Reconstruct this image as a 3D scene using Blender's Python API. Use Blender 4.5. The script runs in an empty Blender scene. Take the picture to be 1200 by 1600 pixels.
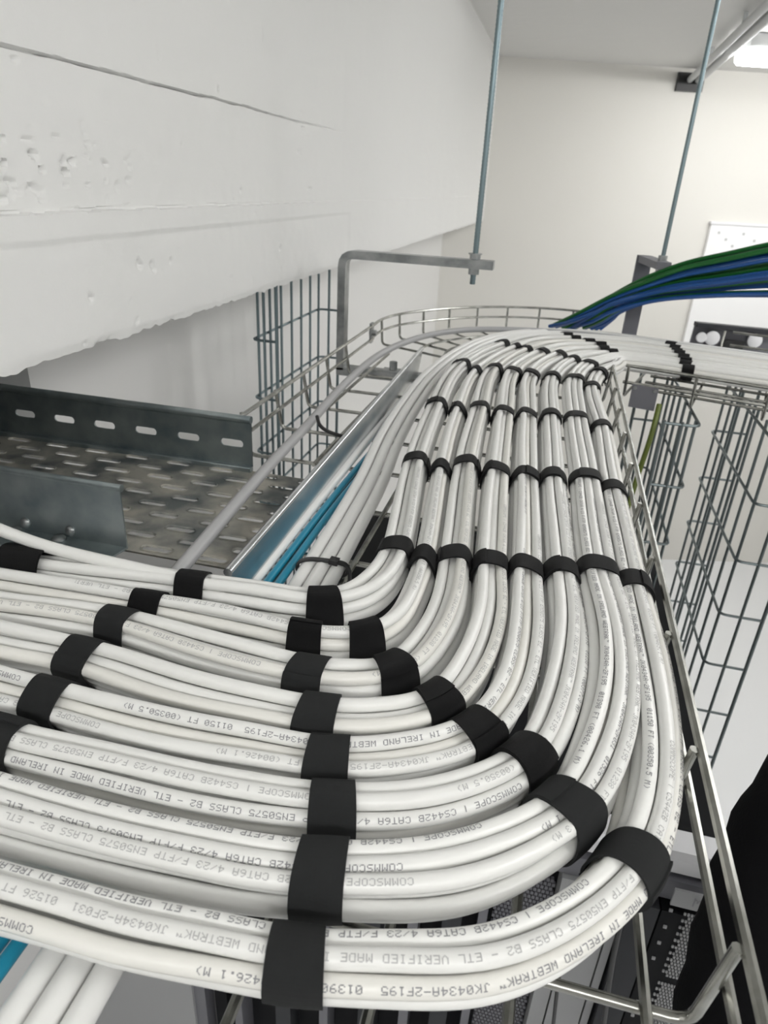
import bpy, math, random
import numpy as np
from mathutils import Vector, Matrix, noise

random.seed(7)
rng = np.random.default_rng(7)
scene = bpy.context.scene
COL = scene.collection

# ------------------------------------------------------------------ camera
H = 2.08                       # height of the lens above the floor; heights below are measured from the lens
F_PX, SLOPE = 1060.0, 0.055
d = Vector((295, -500, F_PX)).normalized()                                   # image frame: x right, y down, z forward
up = Vector((SLOPE, -1, (-500 - 295 * SLOPE) / F_PX)).normalized()
rt = -d.cross(up) if d.cross(up).x < 0 else d.cross(up)
R = Matrix((rt, d, up))                                                      # image frame -> world
cx, cy, cz = R @ Vector((1, 0, 0)), R @ Vector((0, -1, 0)), R @ Vector((0, 0, -1))
cam_data = bpy.data.cameras.new('camera')
cam = bpy.data.objects.new('camera', cam_data)
COL.objects.link(cam)
m = Matrix((cx, cy, cz)).transposed().to_4x4()
m.translation = Vector((0, 0, H))
cam.matrix_world = m
cam_data.sensor_fit = 'VERTICAL'
cam_data.sensor_height = 36.0
cam_data.sensor_width = 27.0
cam_data.lens = 36.0 * F_PX / 1600.0
cam_data.clip_start = 0.01
cam_data.dof.use_dof = True
cam_data.dof.focus_distance = 0.42
cam_data.dof.aperture_fstop = 19.0
scene.camera = cam

# ------------------------------------------------------------------ world and exposure
world = bpy.data.worlds.new('world')
scene.world = world
world.use_nodes = True
world.node_tree.nodes['Background'].inputs[0].default_value = (0.02, 0.02, 0.022, 1)
world.node_tree.nodes['Background'].inputs[1].default_value = 1.0
scene.view_settings.view_transform = 'Standard'
scene.view_settings.look = 'None'
scene.view_settings.gamma = 1.0
scene.view_settings.use_curve_mapping = False
scene.view_settings.exposure = 0.68
LAMP = 13.0                    # radiance of the luminaire diffusers

# ------------------------------------------------------------------ materials
def mat(name, color, rough=0.5, metal=0.0, emit=None, spec=0.5):
    mt = bpy.data.materials.new(name)
    mt.use_nodes = True
    b = mt.node_tree.nodes['Principled BSDF']
    b.inputs['Base Color'].default_value = (*color, 1)
    b.inputs['Roughness'].default_value = rough
    b.inputs['Metallic'].default_value = metal
    b.inputs['Specular IOR Level'].default_value = spec
    if emit:
        b.inputs['Emission Color'].default_value = (*emit[0], 1)
        b.inputs['Emission Strength'].default_value = emit[1]
    return mt

def nodes(mt):
    return mt.node_tree.nodes, mt.node_tree.links, mt.node_tree.nodes['Principled BSDF']

def coords(mt, scale=(1, 1, 1), kind='Object'):
    n, l, b = nodes(mt)
    tc = n.new('ShaderNodeTexCoord'); mp = n.new('ShaderNodeMapping')
    mp.inputs['Scale'].default_value = scale
    l.new(tc.outputs[kind], mp.inputs['Vector'])
    return mp.outputs['Vector']

def add_noise_color(mt, c1, c2, scale, lo=0.35, hi=0.65, vec=(1, 1, 1), detail=4, kind='Object'):
    n, l, b = nodes(mt)
    t = n.new('ShaderNodeTexNoise'); t.inputs['Scale'].default_value = scale; t.inputs['Detail'].default_value = detail
    l.new(coords(mt, vec, kind), t.inputs['Vector'])
    r = n.new('ShaderNodeValToRGB')
    r.color_ramp.elements[0].position = lo; r.color_ramp.elements[1].position = hi
    r.color_ramp.elements[0].color = (*c1, 1); r.color_ramp.elements[1].color = (*c2, 1)
    l.new(t.outputs['Fac'], r.inputs['Fac']); l.new(r.outputs['Color'], b.inputs['Base Color'])
    return r

def add_bump(mt, scale, strength, dist=0.001, vec=(1, 1, 1), detail=3, kind='Object'):
    n, l, b = nodes(mt)
    t = n.new('ShaderNodeTexNoise'); t.inputs['Scale'].default_value = scale; t.inputs['Detail'].default_value = detail
    l.new(coords(mt, vec, kind), t.inputs['Vector'])
    bp = n.new('ShaderNodeBump'); bp.inputs['Strength'].default_value = strength; bp.inputs['Distance'].default_value = dist
    l.new(t.outputs['Fac'], bp.inputs['Height'])
    if b.inputs['Normal'].is_linked:
        l.new(b.inputs['Normal'].links[0].from_socket, bp.inputs['Normal'])
    l.new(bp.outputs['Normal'], b.inputs['Normal'])

M = {}
M['wall'] = mat('white_wall_paint', (0.84, 0.835, 0.82), 0.7); add_bump(M['wall'], 60, 0.15, 0.002)
M['endwall'] = mat('warm_white_wall_paint', (0.775, 0.76, 0.715), 0.7); add_bump(M['endwall'], 60, 0.15, 0.002)
M['bright_galv'] = mat('bright_galvanised_strip', (0.62, 0.64, 0.65), 0.24, 0.95); add_noise_color(M['bright_galv'], (0.52, 0.54, 0.55), (0.68, 0.70, 0.71), 30)
M['ceiling'] = mat('ceiling_paint', (0.74, 0.735, 0.715), 0.8); add_bump(M['ceiling'], 9, 0.3, 0.01)
M['concrete'] = mat('painted_concrete', (0.89, 0.89, 0.875), 0.62)
add_bump(M['concrete'], 55, 0.35, 0.002, vec=(1, 0.35, 1), detail=6); add_bump(M['concrete'], 420, 0.18, 0.0006)
M['floor'] = mat('white_floor', (0.86, 0.87, 0.88), 0.28)
M['cable'] = mat('white_pvc_jacket', (0.80, 0.80, 0.775), 0.33); add_bump(M['cable'], 130, 0.28, 0.0012, detail=1)
M['cable_cream'] = mat('ivory_pvc_jacket', (0.79, 0.78, 0.735), 0.35); add_bump(M['cable_cream'], 130, 0.28, 0.0012, detail=1)
M['fat'] = mat('white_sheath', (0.84, 0.84, 0.82), 0.3)
M['teal'] = mat('teal_sheath', (0.012, 0.26, 0.40), 0.35)
M['ink'] = mat('grey_ink', (0.26, 0.26, 0.27), 0.6)
M['ink_pale'] = mat('worn_grey_ink', (0.46, 0.46, 0.455), 0.6)
M['galv'] = mat('galvanised_steel', (0.60, 0.62, 0.61), 0.33, 0.95)
add_noise_color(M['galv'], (0.27, 0.285, 0.285), (0.44, 0.45, 0.45), 40)
M['wire'] = mat('zinc_plated_wire', (0.56, 0.56, 0.52), 0.27, 1.0)
add_noise_color(M['wire'], (0.29, 0.29, 0.265), (0.47, 0.47, 0.44), 60)
M['bluewire'] = mat('bluish_zinc_wire', (0.20, 0.26, 0.28), 0.35, 0.9)
M['sheet'] = mat('mottled_galvanised_sheet', (0.4, 0.45, 0.46), 0.38, 0.9)
add_noise_color(M['sheet'], (0.20, 0.245, 0.26), (0.40, 0.44, 0.44), 26, 0.3, 0.7)
M['dusty'] = mat('dusty_galvanised_sheet', (0.5, 0.5, 0.46), 0.45, 0.6)
add_noise_color(M['dusty'], (0.15, 0.165, 0.165), (0.50, 0.48, 0.42), 24, 0.36, 0.62, detail=6)
M['black'] = mat('black_plastic', (0.012, 0.012, 0.013), 0.4)
M['fabric'] = mat('black_fabric', (0.006, 0.006, 0.007), 0.95, spec=0.15); add_bump(M['fabric'], 300, 0.4, 0.001)
M['conduit'] = mat('grey_pvc_conduit', (0.42, 0.42, 0.425), 0.42)
M['green'] = mat('green_sheath', (0.008, 0.115, 0.02), 0.35)
M['blue'] = mat('blue_sheath', (0.016, 0.085, 0.29), 0.35)
M['rack'] = mat('black_powder_coat', (0.006, 0.0065, 0.008), 0.7, spec=0.2)
M['rackgrey'] = mat('light_grey_cabinet', (0.36, 0.365, 0.37), 0.5)
M['darkgrey'] = mat('dark_grey_steel', (0.035, 0.037, 0.042), 0.6, spec=0.3)
M['midgrey'] = mat('grey_moulding', (0.17, 0.17, 0.19), 0.5)
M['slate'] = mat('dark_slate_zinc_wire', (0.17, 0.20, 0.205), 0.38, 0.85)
M['whiteplastic'] = mat('white_moulding', (0.86, 0.86, 0.88), 0.3)
M['luminaire'] = mat('luminaire_housing', (0.55, 0.56, 0.56), 0.5)
M['lamp'] = mat('lit_diffuser', (0.9, 0.9, 0.85), 0.4, emit=((1.0, 0.995, 0.985), LAMP))
M['board'] = mat('gloss_white_board', (0.95, 0.95, 0.95), 0.25)
M['earth_green'] = mat('earth_wire_green', (0.13, 0.17, 0.025), 0.4)
M['black_void'] = mat('painted_black_void', (0.01, 0.01, 0.01), 0.9)  # near-black colour stands for an unlit space

# hook-and-loop tape: fine ribs running across the tape
def strap_mat(name, col, rough):
    mt = mat(name, col, rough, spec=0.22)
    n, l, b = nodes(mt)
    w = n.new('ShaderNodeTexWave'); w.inputs['Scale'].default_value = 26.0; w.inputs['Distortion'].default_value = 0.4
    w.bands_direction = 'X'
    l.new(coords(mt, (1, 1, 1), 'UV'), w.inputs['Vector'])
    bp = n.new('ShaderNodeBump'); bp.inputs['Strength'].default_value = 0.5; bp.inputs['Distance'].default_value = 0.0004
    l.new(w.outputs['Fac'], bp.inputs['Height']); l.new(bp.outputs['Normal'], b.inputs['Normal'])
    add_bump(mt, 900, 0.3, 0.0004)
    return mt
M['strap'] = strap_mat('black_hook_and_loop_tape', (0.0035, 0.0035, 0.004), 0.6)
M['strap_worn'] = strap_mat('worn_hook_and_loop_tape', (0.020, 0.021, 0.0215), 0.75)

# ------------------------------------------------------------------ mesh helpers (heights relative to the lens)
class MB:
    def __init__(self):
        self.v = []; self.f = []; self.uv = []
    def add(self, verts, faces, uvs=None):
        o = len(self.v)
        self.v.extend([tuple(p) for p in verts])
        self.f.extend([tuple(i + o for i in fc) for fc in faces])
        if uvs: self.uv.extend(uvs)
        return self
    def mesh(self, name, smooth=True, sharp=None):
        me = bpy.data.meshes.new(name)
        me.from_pydata([(x, y, z + H) for x, y, z in self.v], [], self.f)
        if self.uv and len(self.uv) == len(self.v):
            lay = me.uv_layers.new(name='UVMap')
            idx = np.empty(len(me.loops), dtype=np.int32); me.loops.foreach_get('vertex_index', idx)
            lay.data.foreach_set('uv', np.array(self.uv, dtype=np.float32)[idx].ravel())
        if smooth:
            me.polygons.foreach_set('use_smooth', [True] * len(me.polygons))
            if sharp is not None:
                me.set_sharp_from_angle(angle=math.radians(sharp))
        me.update()
        return me

def thing(name, label, cat, loc=(0, 0, 0), group=None, kind=None):
    o = bpy.data.objects.new(name, None)
    o.empty_display_size = 0.02
    COL.objects.link(o)
    o.location = (loc[0], loc[1], loc[2] + H)
    tag(o, label, cat, group, kind)
    return o

def tag(o, label=None, cat=None, group=None, kind=None):
    if label: o['label'] = label
    if cat: o['category'] = cat
    if group: o['group'] = group
    if kind: o['kind'] = kind
    return o

def place(name, me, material, parent=None, offset=(0, 0, 0)):
    o = bpy.data.objects.new(name, me)
    if material and not me.materials: me.materials.append(material)
    COL.objects.link(o)
    off = Vector(offset)
    if parent is not None:
        o.parent = parent
        w = Vector((0, 0, 0)); q = parent
        while q is not None:
            w += q.location; q = q.parent
        off = off - w
    o.location = off
    return o

def build(name, mb, material, parent=None, smooth=True, sharp=40, offset=(0, 0, 0)):
    return place(name, mb.mesh(name, smooth, sharp), material, parent, offset)

def tube(mb, pts, r, n=8, cap=True, closed=False):
    P = np.array(pts, float)
    k = len(P)
    T = np.empty_like(P)
    if closed:
        T = np.roll(P, -1, 0) - np.roll(P, 1, 0)
    else:
        T[1:-1] = P[2:] - P[:-2]; T[0] = P[1] - P[0]; T[-1] = P[-1] - P[-2]
    T /= np.linalg.norm(T, axis=1)[:, None]
    a = np.array([0, 0, 1.0]) if abs(T[0][2]) < 0.9 else np.array([1.0, 0, 0])
    N = a - T[0] * a.dot(T[0]); N /= np.linalg.norm(N)
    ang = np.arange(n) * 2 * math.pi / n
    rr = r if hasattr(r, '__len__') else [r] * k
    verts = []
    for i in range(k):
        N = N - T[i] * N.dot(T[i]); N /= np.linalg.norm(N)
        B = np.cross(T[i], N)
        verts.append(P[i] + rr[i] * (np.cos(ang)[:, None] * N + np.sin(ang)[:, None] * B))
    verts = np.concatenate(verts)
    faces = []
    rng_k = k if closed else k - 1
    for i in range(rng_k):
        a0 = i * n; b0 = ((i + 1) % k) * n
        for j in range(n):
            j2 = (j + 1) % n
            faces.append((a0 + j, a0 + j2, b0 + j2, b0 + j))
    if cap and not closed:
        faces.append(tuple(range(n - 1, -1, -1)))
        faces.append(tuple((k - 1) * n + j for j in range(n)))
    mb.add(verts.tolist(), faces)
    return mb

def box(mb, x0, x1, y0, y1, z0, z1, bev=0.0):
    if bev <= 0:
        v = [(x, y, z) for x in (x0, x1) for y in (y0, y1) for z in (z0, z1)]
        f = [(0, 1, 3, 2), (4, 6, 7, 5), (0, 4, 5, 1), (2, 3, 7, 6), (0, 2, 6, 4), (1, 5, 7, 3)]
        mb.add(v, f)
    else:
        # octagonal-section bar along the longest side: chamfered long edges
        L = (x1 - x0, y1 - y0, z1 - z0); ax = L.index(max(L))
        lo = [x0, y0, z0]; hi = [x1, y1, z1]
        a, b = [i for i in range(3) if i != ax]
        prof = [(lo[a] + bev, lo[b]), (hi[a] - bev, lo[b]), (hi[a], lo[b] + bev), (hi[a], hi[b] - bev),
                (hi[a] - bev, hi[b]), (lo[a] + bev, hi[b]), (lo[a], hi[b] - bev), (lo[a], lo[b] + bev)]
        v = []
        for e in (lo[ax], hi[ax]):
            for p, q in prof:
                c = [0, 0, 0]; c[ax] = e; c[a] = p; c[b] = q; v.append(tuple(c))
        f = [(j, (j + 1) % 8, 8 + (j + 1) % 8, 8 + j) for j in range(8)]
        f += [tuple(range(7, -1, -1)), tuple(range(8, 16))]
        mb.add(v, f)
    return mb

def obox(mb, p0, p1, w, h, upv=(0, 0, 1)):
    """bar of section w x h from p0 to p1"""
    p0, p1 = Vector(p0), Vector(p1)
    t = (p1 - p0).normalized(); u = Vector(upv); s = t.cross(u).normalized(); u = s.cross(t).normalized()
    v = []
    for p in (p0, p1):
        for a, b in ((-1, -1), (1, -1), (1, 1), (-1, 1)):
            v.append(p + s * (a * w / 2) + u * (b * h / 2))
    mb.add(v, [(0, 3, 2, 1), (4, 5, 6, 7), (0, 1, 5, 4), (1, 2, 6, 5), (2, 3, 7, 6), (3, 0, 4, 7)])
    return mb

def cyl(mb, p0, p1, r, n=12):
    return tube(mb, [p0, p1], r, n)

def catmull(pts, per=12):
    P = [np.array(p, float) for p in pts]
    P = [2 * P[0] - P[1]] + P + [2 * P[-1] - P[-2]]
    out = []
    for i in range(1, len(P) - 2):
        p0, p1, p2, p3 = P[i - 1:i + 3]
        t01 = max(np.linalg.norm(p1 - p0), 1e-6) ** 0.5; t12 = max(np.linalg.norm(p2 - p1), 1e-6) ** 0.5; t23 = max(np.linalg.norm(p3 - p2), 1e-6) ** 0.5
        m1 = (p2 - p1) + t12 * ((p1 - p0) / t01 - (p2 - p0) / (t01 + t12))
        m2 = (p2 - p1) + t12 * ((p3 - p2) / t23 - (p3 - p1) / (t12 + t23))
        for j in range(per):
            t = j / per
            out.append((2 * t**3 - 3 * t**2 + 1) * p1 + (t**3 - 2 * t**2 + t) * m1 + (-2 * t**3 + 3 * t**2) * p2 + (t**3 - t**2) * m2)
    out.append(P[-2])
    return np.array(out)

def resample(C, ds):
    seg = np.linalg.norm(np.diff(C, axis=0), axis=1)
    s = np.concatenate([[0], np.cumsum(seg)])
    n = max(4, int(s[-1] / ds) + 1)
    q = np.linspace(0, s[-1], n)
    return np.stack([np.interp(q, s, C[:, i]) for i in range(3)], 1), q

def smooth_path(C, it):
    for _ in range(it):
        C[1:-1] = 0.25 * C[:-2] + 0.5 * C[1:-1] + 0.25 * C[2:]
    return C

def plate_with_slots(mb, O, U, V, N, nu, nv, pu, pv, slots, thick):
    """plate of nu x nv cells with obround holes; slots(i,j) -> (half length, half width, du) or None"""
    O, U, V, N = Vector(O), Vector(U), Vector(V), Vector(N)
    K = 20
    for i in range(nu):
        for j in range(nv):
            cu, cv = (i + .5) * pu, (j + .5) * pv
            sl = slots(i, j)
            corners = [(i * pu, j * pv), ((i + 1) * pu, j * pv), ((i + 1) * pu, (j + 1) * pv), (i * pu, (j + 1) * pv)]
            if sl is None:
                v = [O + U * a + V * b for a, b in corners] + [O + U * a + V * b - N * thick for a, b in corners]
                mb.add(v, [(0, 1, 2, 3), (7, 6, 5, 4)])
                continue
            hl, hw, du = sl
            hole, outer = [], []
            for k in range(K):
                t = 2 * math.pi * k / K
                c, s = math.cos(t), math.sin(t)
                hx = (hl - hw) * (1 if c >= 0 else -1) + hw * c if abs(c) > 1e-6 else 0
                hole.append((cu + du + hx, cv + hw * s))
                q = min((pu / 2) / max(abs(c), 1e-9), (pv / 2) / max(abs(s), 1e-9))
                outer.append((cu + q * c, cv + q * s))
            # put the exact cell corners on the outer ring
            for ccx, ccy in corners:
                kk = min(range(K), key=lambda q_: (outer[q_][0] - ccx) ** 2 + (outer[q_][1] - ccy) ** 2)
                outer[kk] = (ccx, ccy)
            v = [O + U * a + V * b for a, b in outer] + [O + U * a + V * b for a, b in hole] + [O + U * a + V * b - N * thick for a, b in hole] + [O + U * a + V * b - N * thick for a, b in outer]
            f = []
            for k in range(K):
                k2 = (k + 1) % K
                f += [(k, k2, K + k2, K + k), (K + k, K + k2, 2 * K + k2, 2 * K + k), (2 * K + k, 2 * K + k2, 3 * K + k2, 3 * K + k)]
            mb.add(v, f)
    return mb

# ================================================================== THE SETTING
FLOOR, CEIL = -H, 0.5455
BX = -0.42                     # face of the concrete beam
WX = -0.61                     # wall under the beam
def wall_y(x): return 3.745 + 0.276 * (x + 0.423)

def struct(name, mb, material, smooth=False):
    return tag(build(name, mb, material, None, smooth), kind='structure')

XR, YN = 2.7, -2.6
mb = MB(); mb.add([(-2.2, YN, FLOOR), (XR, YN, FLOOR), (XR, 5.2, FLOOR), (-2.2, 5.2, FLOOR)], [(0, 1, 2, 3)])
floor = struct('floor', mb, M['floor'])
tag(floor, 'glossy white floor far below the cable trays')
mb = MB(); box(mb, -0.62, XR, YN, 5.2, CEIL, CEIL + 0.1); ceiling = struct('ceiling', mb, M['ceiling'])
tag(ceiling, 'painted white concrete ceiling at the top of the picture')
mb = MB(); mb.add([(-1.2, wall_y(-1.2), FLOOR), (XR, wall_y(XR), FLOOR), (XR, wall_y(XR), CEIL + .05), (-1.2, wall_y(-1.2), CEIL + .05)], [(0, 1, 2, 3)])
tag(struct('wall_back', mb, M['endwall']), 'plain off-white end wall behind the hanging rods')
mb = MB(); box(mb, XR, XR + 0.1, YN, 5.2, FLOOR, CEIL); struct('wall_right', mb, M['wall'])
mb = MB(); box(mb, -2.2, XR, YN - 0.1, YN, FLOOR, CEIL); struct('wall_front', mb, M['wall'])
# left wall under the beam: full height past the jamb, low part below the tray opening
BOT = -0.154
mb = MB(); box(mb, WX - 0.16, WX, 0.69, 3.9, FLOOR, BOT + 0.01)
box(mb, WX - 0.16, WX, YN, 0.69, FLOOR, -0.46)
box(mb, WX - 0.16, WX, YN, -0.6, -0.46, BOT + 0.01)
tag(struct('wall_left', mb, M['wall']), 'white wall under the concrete beam behind the trays')
# black panel painting in the dark behind the opening the perforated tray runs through
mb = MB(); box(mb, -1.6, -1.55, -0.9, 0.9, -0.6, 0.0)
struct('wall_black_backing', mb, M['black_void'])

# concrete beam: cast face with board joints, a crack, blow holes and a chipped lower edge
def beam():
    ys = list(np.arange(-0.9, 0.34, 0.05)) + list(np.arange(0.34, 1.05, 0.003)) + list(np.arange(1.05, 1.7, 0.008)) + list(np.arange(1.7, 3.9, 0.03)) + [3.9]
    zs = list(np.arange(BOT, -0.047, 0.0026)) + list(np.arange(-0.047, -0.030, 0.001)) + list(np.arange(-0.030, 0.070, 0.002)) + list(np.arange(0.070, 0.083, 0.0008)) + list(np.arange(0.083, 0.10, 0.0026)) + list(np.arange(0.10, CEIL, 0.012)) + [CEIL]
    V = []
    for y in ys:
        for k, z in enumerate(zs):
            x = BX
            p = Vector((y, z, 0.0))
            x += 0.0012 * noise.noise(p * 9) + 0.0005 * noise.noise(p * 60)
            # lower board stands proud, with a ragged lip
            j1 = -0.037 + 0.0012 * noise.noise(Vector((y * 30, 0, 3))) + 0.002 * noise.noise(Vector((y * 4, 0, 8)))
            fade = max(0.25, min(1.0, 1.6 - y))
            if z < j1: x += 0.0048 * fade
            elif z < j1 + 0.0028 and y < 1.3: x -= 0.003 * fade * max(0, 0.4 + noise.noise(Vector((y * 16, 3, 3))))
            j2 = -0.0585 + 0.003 * noise.noise(Vector((y * 2.5, 0, 5)))
            if z < j2 and y < 1.4: x -= 0.0016
            # casting crack
            zc = 0.0765 + 0.0014 * noise.noise(Vector((y * 22, 1, 0))) + 0.002 * noise.noise(Vector((y * 5, 2, 0)))
            if y < 1.36:
                wdt = 0.0015 * (0.7 + 0.6 * noise.noise(Vector((y * 40, 4, 0))) + 0.3)
                dd = abs(z - zc)
                if dd < wdt: x -= 0.009 * (1 - dd / wdt) * min(1, (1.36 - y) * 2.2)
                if z > zc: x -= 0.0008
            # blow holes and spalls
            w = max(0, 1 - abs(z - 0.0) / 0.05) * max(0, 1 - max(0, y - 0.56) / 0.14) if z > -0.036 else 0
            if w > 0:
                q = 0.8 * noise.noise(Vector((y * 60, z * 90, 1.5))) + 0.7 * noise.noise(Vector((y * 160, z * 190, 2.5)))
                if q > 0.46: x -= 0.006 * w * min(1, (q - 0.46) * 7)
            q2 = noise.noise(Vector((y * 70, z * 95, 7.7)))
            if q2 > 0.66 and y < 1.2: x -= 0.004 * min(1, (q2 - 0.66) * 10)
            zz = z
            if k < 3:
                e = 0.0035 * noise.noise(Vector((y * 25, 9, 0))) + 0.0025 * noise.noise(Vector((y * 90, 9, 4)))
                zz = z + e * (1 - k / 3)
                x -= 0.002 * (1 - k / 3)
            V.append((x, y, zz))
    nz = len(zs)
    Fc = [(i * nz + k, (i + 1) * nz + k, (i + 1) * nz + k + 1, i * nz + k + 1) for i in range(len(ys) - 1) for k in range(nz - 1)]
    mb = MB(); mb.add(V, Fc)
    # underside back to the wall, and top
    n0 = len(mb.v)
    und = []
    for i, y in enumerate(ys):
        und.append((WX - 0.16, y, BOT))
    mb.v.extend(und)
    for i in range(len(ys) - 1):
        mb.f.append((i * nz, n0 + i, n0 + i + 1, (i + 1) * nz))
    o = build('trim_1', mb, M['concrete'], None, True, 50)
    return tag(o, 'white painted concrete beam with a long crack and chipped lower edge', kind='structure')
beam()

# ================================================================== LUMINAIRES
ca, sa = math.cos(0.0), math.sin(0.0)
def luminaire(x, y, label, length=1.2, ang=0.27):
    t = thing('ceiling_luminaire', label, 'light', (x, y, CEIL - 0.001), 'ceiling luminaires')
    u = Vector((math.cos(ang), math.sin(ang), 0)); w = Vector((-u.y, u.x, 0))
    def prism(prof, mbx):
        a = Vector((x, y, 0)) - u * length / 2; b = Vector((x, y, 0)) + u * length / 2
        n = len(prof); v = []
        for i, e in enumerate((a, a + u * 0.02, b - u * 0.02, b)):
            sc = 0.86 if i in (0, 3) else 1.0
            for q, z in prof: v.append(e + w * q * sc + Vector((0, 0, z)))
        f = [(i * n + j, i * n + (j + 1) % n, (i + 1) * n + (j + 1) % n, (i + 1) * n + j) for i in range(3) for j in range(n)]
        f += [tuple(range(n - 1, -1, -1)), tuple(3 * n + j for j in range(n))]
        return mbx.add(v, f)
    build('housing', prism([(-.055, CEIL - .002), (-.062, CEIL - .045), (.062, CEIL - .045), (.055, CEIL - .002)], MB()), M['luminaire'], t, True, 30)
    dz = CEIL - .045
    prof = [(-.064, dz), (-.066, dz - .015), (-.055, dz - .035), (-.03, dz - .047), (0, dz - .05), (.03, dz - .047), (.055, dz - .035), (.066, dz - .015), (.064, dz)]
    build('diffuser', prism(prof, MB()), M['lamp'], t, True, 50)
    clip = MB()
    for e in (-0.3, 0.3):
        p = Vector((x, y, dz)) + u * length * e
        obox(clip, p - w * 0.069 + Vector((0, 0, -.012)), p - w * 0.069 + Vector((0, 0, .012)), 0.02, 0.006, (0, 1, 0))
    build('clip', clip, M['galv'], t, False)
    return t
luminaire(1.105, 3.36, 'lit bulkhead luminaire with grey housing at the top right corner')
luminaire(1.25, 1.7, 'lit ceiling luminaire over the aisle beside the far tray')
luminaire(1.25, 0.1, 'lit ceiling luminaire over the aisle beside the camera')
luminaire(0.30, -0.85, 'lit ceiling luminaire behind the camera', ang=0.0)

# ================================================================== BASKET TRAYS
ZF = -0.285                    # axis of the tray floor wires
ZT = -0.240                    # axis of the top side wire
RW = 0.0024
XL, XRt = -0.317, 0.101
def bend_corner(p, q, r_, s, k=4):
    """rounded corner at q between p and s"""
    p, q, s = Vector(p), Vector(q), Vector(s)
    a = q + (p - q).normalized() * r_; b = q + (s - q).normalized() * r_
    return [tuple((1 - t) ** 2 * a + 2 * t * (1 - t) * q + t * t * b) for t in [i / k for i in range(k + 1)]]

tray = thing('wire_basket_tray', 'straight zinc wire basket tray carrying the strapped white cable rows', 'cable tray', (-0.1, 0.6, ZF - RW))
PITCH = 0.0985
def rung_pts(left_side, xl):
    r_ = 0.008
    pts = []
    if left_side:
        pts += [(XL - .004, 0, ZT + .001)] + bend_corner((XL - .004, 0, ZT), (XL + .004, 0, ZF - .003), r_, (0, 0, ZF - .003))
    else:
        pts += [(xl, 0, ZF - .003)]
    pts += bend_corner((0, 0, ZF - .003), (XRt - .0085, 0, ZF - .003), r_, (XRt - .0035, 0, ZT)) + [(XRt - .0035, 0, ZT + .001)]
    return pts
mb = MB(); tube(mb, rung_pts(True, 0), RW, 8); rung_full = mb.mesh('rung', True, 50)
mb = MB(); tube(mb, rung_pts(False, -0.20), RW, 8); rung_cut = mb.mesh('rung', True, 50)
mb = MB(); tube(mb, rung_pts(False, -0.30), RW, 8); rung_open = mb.mesh('rung', True, 50)
y = 0.1785 - PITCH
while y < 1.12:
    me = rung_full if y > 0.65 else (rung_cut if y > 0.40 else rung_open)
    place('rung', me, M['wire'], tray, (0, y, 0))
    y += PITCH
for x in (-0.129, -0.0785, -0.0285, 0.0235, 0.0755):
    build('floor_wire', tube(MB(), [(x, 0.05, ZF), (x, 1.13, ZF)], RW, 8), M['wire'], tray)
build('floor_wire', tube(MB(), [(-0.181, 0.05, ZF), (-0.181, 1.2, ZF)], RW, 8), M['wire'], tray)
for x in (-0.2325, -0.284):
    build('floor_wire', tube(MB(), [(x, 0.66, ZF), (x, 1.22, ZF)], RW, 8), M['wire'], tray)
build('side_wire', tube(MB(), [(XRt, 0.05, ZT), (XRt, 1.12, ZT)], 0.0026, 8), M['wire'], tray)
build('side_wire', tube(MB(), [(XRt - .0005, 0.05, -0.2635), (XRt - .0005, 1.12, -0.2635)], RW, 8), M['wire'], tray)
build('side_wire', tube(MB(), [(XL, 0.655, ZT), (XL - .004, 1.24, ZT)], 0.0026, 8), M['wire'], tray)
build('side_wire', tube(MB(), [(XL + .001, 0.655, -0.2635), (XL - .003, 1.24, -0.2635)], RW, 8), M['wire'], tray)

# bend section: outer rails on an arc, fanned floor wires
bend = thing('wire_basket_bend', 'curved outer wire basket section at the far corner of the tray', 'cable tray', (-0.1, 1.4, ZF - RW))
outer = [(-0.321, 1.24), (-0.322, 1.30), (-0.308, 1.37), (-0.267, 1.448), (-0.196, 1.534), (-0.108, 1.598), (-0.010, 1.632), (0.055, 1.632), (0.115, 1.616)]
def level(pts, z): return [(a, b, z) for a, b in pts]
arc = catmull(level(outer, 0), 6)
for z, r_ in ((ZT, 0.0026), (-0.262, RW)):
    A = arc.copy(); A[:, 2] = z
    build('side_wire', tube(MB(), A, r_, 8), M['wire'], bend)
def inner_offset(dd):
    A = arc.copy(); T = np.gradient(A, axis=0); T /= np.linalg.norm(T, axis=1)[:, None]
    Nn = np.stack([T[:, 1], -T[:, 0], 0 * T[:, 0]], 1)
    A = A + Nn * dd; A[:, 2] = ZF
    return A
for dd in (0.035, 0.085, 0.135, 0.185):
    build('floor_wire', tube(MB(), inner_offset(dd), RW, 8), M['wire'], bend)
L_arc, _ = resample(arc, 0.072)
for i, p in enumerate(L_arc[1:-1]):
    c = Vector((0.11, 1.13, ZF - .004)); o = Vector((p[0], p[1], ZF - .004))
    out = (o - c).normalized()
    tip = Vector((p[0], p[1], ZT)) + out * 0.004
    st = c + out * 0.05
    pts = [tuple(st)] + bend_corner(tuple(st), tuple(o), 0.009, tuple(tip)) + [tuple(tip)]
    build('rung', tube(MB(), pts, RW, 8), M['wire'], bend)
# splice clip on the outer rail
mb = MB(); obox(mb, (-0.3215, 1.232, ZT - .03), (-0.3215, 1.232, ZT + .006), 0.004, 0.016, (0, 1, 0)); cyl(mb, (-0.325, 1.232, ZT - .012), (-0.312, 1.232, ZT - .012), 0.0055, 8)
build('splice_clip', mb, M['galv'], bend, False)

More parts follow.
